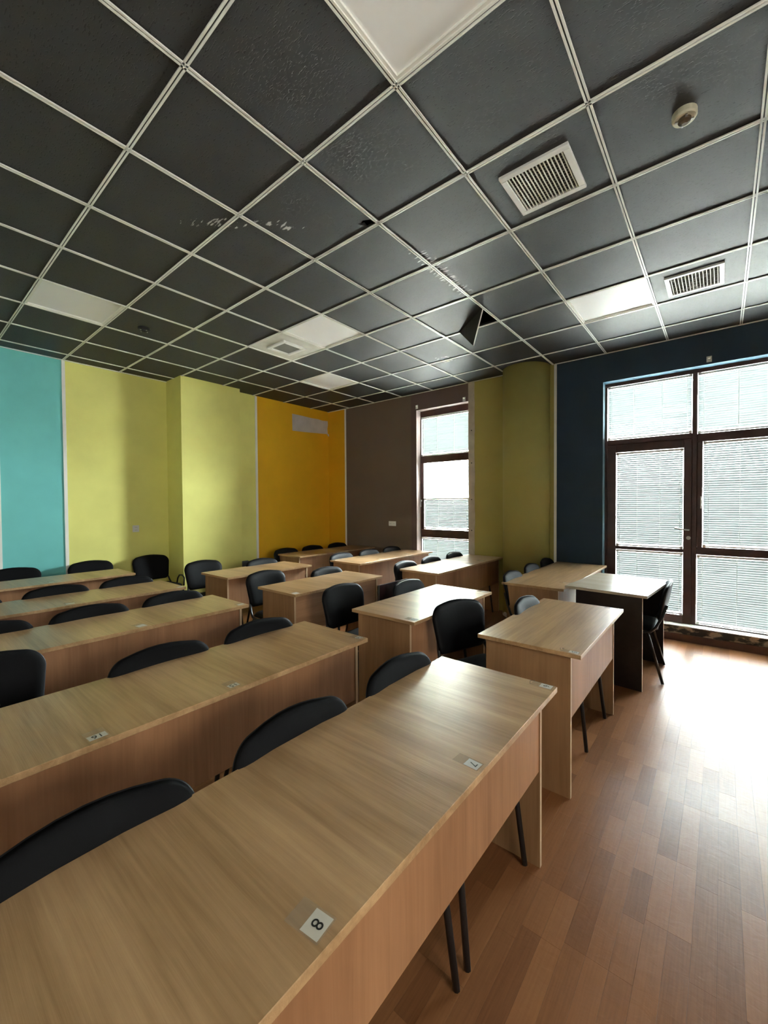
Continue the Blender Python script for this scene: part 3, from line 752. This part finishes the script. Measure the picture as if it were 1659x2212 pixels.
BZ, BH = 0.495, 0.327
def backx(y, z): return -0.228 - (z) * 0.20 + 0.55 * y * y
op = outline(0.465, BH, 0.085, 0.055, 0.016)
ops = outline(0.470, BH + 0.006, 0.088, 0.056, 0.016)
back_front = lambda a, b, t: (backx(a, b) + t, a, BZ + b)
back_rear = lambda a, b, t: (backx(a, b) - t - 0.001, a, BZ + b - 0.003)
sp_ = [(x - 0.0, y) for x, y in outline(0.47, 0.42, 0.07, 0.09, 0.012)]
seat_fn = lambda a, b, t: (b * 0.91 - 0.20, a, 0.422 + t)
seat_un = lambda a, b, t: (b * 0.91 - 0.20, a, 0.422 - t)
def seam_cut(me, amp=0.004):   # soft vertical tuck line in the middle of the back pad
    for v in me.vertices:
        v.co.x -= amp * math.exp(-(v.co.y / 0.012) ** 2)
def chair_proto(pad):
    t = thing('chair', 'x', 'chair')
    bk = pillow(op, (0, BH / 2), back_front, 0.034, 6).mesh('backrest', M[pad], smooth=True)
    obj('backrest', bk, t)
    obj('back_shell', pillow(ops, (0, BH / 2), back_rear, 0.012, 6).mesh('back_shell', M['shell'], smooth=True), t)
    obj('seat', pillow(sp_, (0, 0.2), seat_fn, 0.040, 6).mesh('seat', M[pad], smooth=True), t)
    obj('seat_shell', pillow(sp_, (0, 0.2), seat_un, 0.012, 6).mesh('seat_shell', M['shell'], smooth=True), t)
    for s in (-1, 1):
        y = 0.225 * s
        obj('frame_tube', MB().tube([(0.13, y, 0.405), (0.08, y, 0.406), (-0.08, y, 0.405), (-0.145, y, 0.412), (-0.185, y * 0.97, 0.455), (-0.222, y * 0.9, 0.53), (-0.262, y * 0.8, 0.64)], 0.011, 8, 0.011).mesh('frame_tube', M['steel'], smooth=True), t)
        obj('leg', MB().tube([(0.11, y, 0.406), (0.14, y * 1.0, 0.400), (0.153, y * 1.02, 0.38), (0.195, y * 1.10, 0.004)], 0.0115, 8, 0.0115).mesh('leg', M['steel'], smooth=True), t)
        obj('leg', MB().tube([(-0.125, y, 0.404), (-0.135, y * 1.01, 0.38), (-0.235, y * 1.10, 0.004)], 0.0115, 8, 0.0115).mesh('leg', M['steel'], smooth=True), t)
    obj('cross_bar', MB().tube([(0.05, -0.22, 0.412), (0.05, 0.22, 0.412)], 0.009, 8).mesh('cross_bar', M['steel'], smooth=True), t)
    return t
protos = {'fabric': None, 'leather': None}
def chair(x, y, rz_deg, label, group, pad='leather', bracket_=False):
    if protos[pad] is None:
        t = protos[pad] = chair_proto(pad)
    else:
        t = copy_tree(protos[pad])
    t.location = (x, y, 0.0005); t.rotation_euler = (0, 0, math.radians(rz_deg))
    t['label'] = label; t['group'] = group
    return t
def side_loop(t, s):
    obj('side_bracket', MB().tube([(-0.03, 0.235 * s, 0.42), (-0.02, 0.245 * s, 0.50), (0.02, 0.25 * s, 0.545), (0.10, 0.25 * s, 0.55), (0.16, 0.245 * s, 0.52), (0.165, 0.235 * s, 0.42)], 0.010, 8).mesh('side_bracket', M['steel'], smooth=True), t)
def row(key, back_x, ys, pad, names, group, dx=0.29, rots=None):
    out = []
    for n, y in enumerate(ys):
        r_ = rots[n] if rots else random.uniform(-2, 2)
        bx = back_x[n] if isinstance(back_x, (list, tuple)) else back_x
        out.append(chair(bx + dx, y, r_, names[n], group, pad))
    return out
g1, g2, g3 = 'black chairs at the near left desks', 'black chairs at the middle desks', 'black chairs at the window-side desks'
row('A', [-1.103, -1.103, -1.100], [1.405, 0.84, 0.27], 'fabric', ['black chair behind the number 6 end of the nearest desk', 'black chair in the middle of the nearest desk', 'black chair at the left edge of the nearest desk, opposite number 8'], g1, rots=[0, 0, 0])
row('C', [-2.095, -2.095, -2.60], [1.37, 0.83, 0.27], 'fabric', ['black chair behind the desk numbered 16, end nearest the window', 'black chair behind number 15 on the second long desk', 'black chair pulled back behind the desk numbered 16, cut by the left edge'], g1, rots=[0, 0, 3])
row('F', [-3.31, -3.31, -3.31], [1.41, 0.87, 0.34], 'fabric', ['black chair at the end of the third long desk, by the gap', 'black chair in the middle of the third long desk', 'black chair at the left edge of the third long desk'], g1, rots=[0, 0, 0])
row('I', [-4.36, -4.36, -4.36], [1.44, 0.91, 0.34], 'fabric', ['black chair at the end of the fourth long desk, below the corner chair', 'black chair in the middle of the fourth long desk', 'black chair barely showing at the left edge of the fourth desk'], g1, rots=[0, 0, 0])
row('L', [-5.985, -5.99], [1.59, 0.88], 'fabric', ['black chair against the white strip between teal and lime', 'black chair against the teal wall at the left edge'], g1, rots=[0, 0])
cc = chair(-5.72, 2.29, 2, 'black chair in the shaded corner beside the lime pier', g1, 'fabric')
side_loop(cc, 1)
ch = row('B', [-1.455, -1.10], [2.43, 2.89], 'leather', ['black chair turned askew at the short desk before the black-sided desk', 'shiny black chair tucked under the short desk before the black-sided desk'], g2, rots=[-19, 0])
row('D', [-2.485, -2.17], [2.42, 2.93], 'leather', ['black chair standing in the gap before the glare-lit short desk', 'black chair tucked behind the glare-lit short desk beside a dark board'], g2, rots=[-2, 0])
row('G', [-3.62, -3.29], [2.455, 2.99], 'leather', ['black chair pushed back at the third short desk', 'black chair tucked behind the third short desk'], g2, rots=[0, 0])
row('J', [-4.90, -4.475], [2.45, 2.99], 'leather', ['black chair against the bright lime pier', 'black chair beside the grey wall box'], g2, rots=[0, 0])
row('Q', [-1.625, -1.65, -1.66], [3.93, 4.53, 5.07], 'leather', ['shiny black chair at the near end of the desk by the column', 'black chair in the middle of the desk by the column', 'black chair at the far end of the desk by the column'], g3, rots=[0, 0, 0])
row('E', [-2.895, -2.895, -2.895], [3.87, 4.42, 5.01], 'leather', ['black chair at the near end of the desk before the narrow window', 'black chair in the middle of the desk before the narrow window', 'black chair right below the narrow window'], g3, rots=[0, 0, 0])
row('H', [-4.07, -4.05, -4.05], [3.98, 4.53, 5.07], 'leather', ['black chair at the near end of the desk before the brown wall', 'low showing black chair in the middle of the brown wall desk', 'black chair silhouetted against the brown wall'], g3, rots=[0, 0, 0])
row('K', [-5.215, -5.215, -5.215], [3.92, 4.45, 5.01], 'leather', ['black chair nearest the white strip on the orange wall', 'black chair in the middle of the orange corner desk', 'black chair deepest in the orange corner'], g3, rots=[0, 0, 0])
chair(-0.615, 4.25, 180 + 4, 'black chair at the pale topped desk by the balcony door', 'chair of the pale topped desk', 'leather')

side_loop(ch[0], 1)

# dark board standing between two desks of the middle block
t = thing('spare_board', 'dark brown board standing behind a chair in the middle block', 'board', (-2.30, 2.93, 0), math.radians(0))
obj('board', MB().box(-0.009, 0.009, -0.21, 0.21, 0.0, 0.787).mesh('board', plain('dark_red_brown_board', (0.028, 0.012, 0.012), 0.35, var=0.4, vscale=30)), t)
obj('edge_band', MB().box(-0.009, 0.009, -0.2115, -0.21, 0.0, 0.787).mesh('edge_band', M['chrome']), t)

# ------------------------------------------------------------------ numbered paper slips taped to the desks
def text_mesh(s, size):
    cu = bpy.data.curves.new('number', 'FONT'); cu.body = s; cu.size = size; cu.align_x = 'CENTER'; cu.align_y = 'CENTER'; cu.extrude = 0.0001
    ob = bpy.data.objects.new('number', cu); C.objects.link(ob)
    dg = bpy.context.evaluated_depsgraph_get(); me = bpy.data.meshes.new_from_object(ob.evaluated_get(dg))
    bpy.data.objects.remove(ob); bpy.data.curves.remove(cu)
    me.materials.clear(); me.materials.append(M['ink']); return me
def slip(x, y, num, label, rz=0.0, w=0.05, l=0.032, tape_=True, z=0.75, curl=False):
    """text reads from the chair side (its top points to +x)"""
    t = thing('number_label', label, 'label', (x, y, z + 0.0002), rz, 'number slips on the desks')
    obj('paper', MB().box(-l / 2, l / 2, -w / 2, w / 2, 0, 0.0003).mesh('paper', M['paper']), t)
    if tape_:
        obj('tape', MB().box(-l / 2 - 0.035, l / 2 + 0.004, -w / 2 - 0.004, w / 2 + 0.004, 0.0004, 0.0006).mesh('tape', M['tape']), t)
    if num:
        obj('number', text_mesh(num, 0.034), t, (0, 0, 0.0009), (0, 0, -math.pi / 2))
    if curl:
        obj('tape_curl', MB().tube([(-l / 2 - 0.035, -0.02, 0.002), (-l / 2 - 0.042, 0.0, 0.006), (-l / 2 - 0.03, 0.018, 0.003)], 0.003, 6).mesh('tape_curl', M['tape'], smooth=True), t)
    return t
slip(-0.552, 0.475, '8', 'paper slip numbered 8 on the nearest desk', 0.12, 0.046, 0.040)
slip(-0.546, 1.058, '7', 'paper slip numbered 7 under tape on the nearest desk', -0.05, 0.034, 0.042)
slip(-0.548, 1.700, '6', 'paper slip numbered 6 at the far corner of the nearest desk', 0.0, 0.036, 0.046, curl=True)
slip(-1.562, 0.425, '16', 'paper slip numbered 16 on the second long desk', 0.03, 0.052, 0.032)
slip(-1.560, 0.905, '15', 'second long desk slip reading 15, right of the one reading 16', 0.03, 0.045, 0.030)
slip(-1.565, 1.675, '14', 'crumpled paper slip on the corner of the second long desk', 0.0, 0.036, 0.034)
slip(-2.785, 1.00, None, 'torn white slip in the middle of the third long desk', 0.2, 0.05, 0.045)
slip(-2.785, 1.685, None, 'white slip at the end corner of the third long desk', 0.0, 0.05, 0.03)
slip(-3.85, 0.89, None, 'white slip in the middle of the fourth long desk', 0.0, 0.055, 0.035)
slip(-3.82, 1.705, None, 'white slip at the end corner of the fourth long desk', 0.0, 0.05, 0.03)
slip(-5.09, 1.03, None, 'bright white slip on the desk closest to the teal wall', 0.0, 0.04, 0.035)
slip(-1.530, 2.155, '25', 'paper slip marked 25 on the glare-lit short desk', 0.0, 0.04, 0.05)
slip(-1.540, 3.20, None, 'white slip at the far corner of the glare-lit short desk', 0.0, 0.045, 0.05)
slip(-2.765, 2.185, None, 'white slip at the near corner of the third short desk', 0.0, 0.05, 0.05)
slip(-3.56, 4.25, None, 'white slip near the middle of the brown wall desk', 0.3, 0.05, 0.05)
slip(-3.58, 4.90, None, 'white slip toward the window end of the brown wall desk', 0.0, 0.05, 0.05)
slip(-2.40, 4.60, None, 'white slip in the middle of the narrow window desk', 0.0, 0.05, 0.05)
slip(-2.40, 4.90, None, 'white slip toward the far end of the narrow window desk', 0.0, 0.06, 0.05)
slip(-0.565, 2.175, '5', 'taped slip at the near corner of the short desk before the black-sided desk', 0.0, 0.03, 0.045, curl=True)
slip(-0.575, 3.245, None, 'taped slip at the far corner of the short desk before the black-sided desk', 0.0, 0.03, 0.06)
slip(-1.10, 4.02, None, 'white slip on the desk by the column beside the pale top', 0.0, 0.02, 0.08)

# ------------------------------------------------------------------ outside
gr = struct(boxo('ground_outside', M['concrete'], (-30, 30, YO + 0.02, 40, -0.4, -0.3)))
fb = thing('facade', 'pale building facade seen through the narrow window', 'building', (-9.0, 14.0, -0.3))
obj('wall', MB().box(-4.5, 3.0, 0, 0.4, 0, 8).mesh('wall', M['cream']), fb)
obj('drainpipe', MB().tube([(0.15, -0.08, 0), (0.15, -0.08, 8)], 0.09, 10).mesh('drainpipe', M['green'], smooth=True), fb)
wf = obj('window', MB().box(0.72, 1.75, -0.04, 0.0, 2.1, 3.9).mesh('window', M['white']), fb)
obj('pane', MB().box(0.80, 1.67, -0.05, -0.04, 2.2, 3.8).mesh('pane', M['winglass']), wf)
obj('sill', MB().box(0.65, 1.82, -0.12, 0.0, 2.04, 2.1).mesh('sill', M['concrete']), wf)
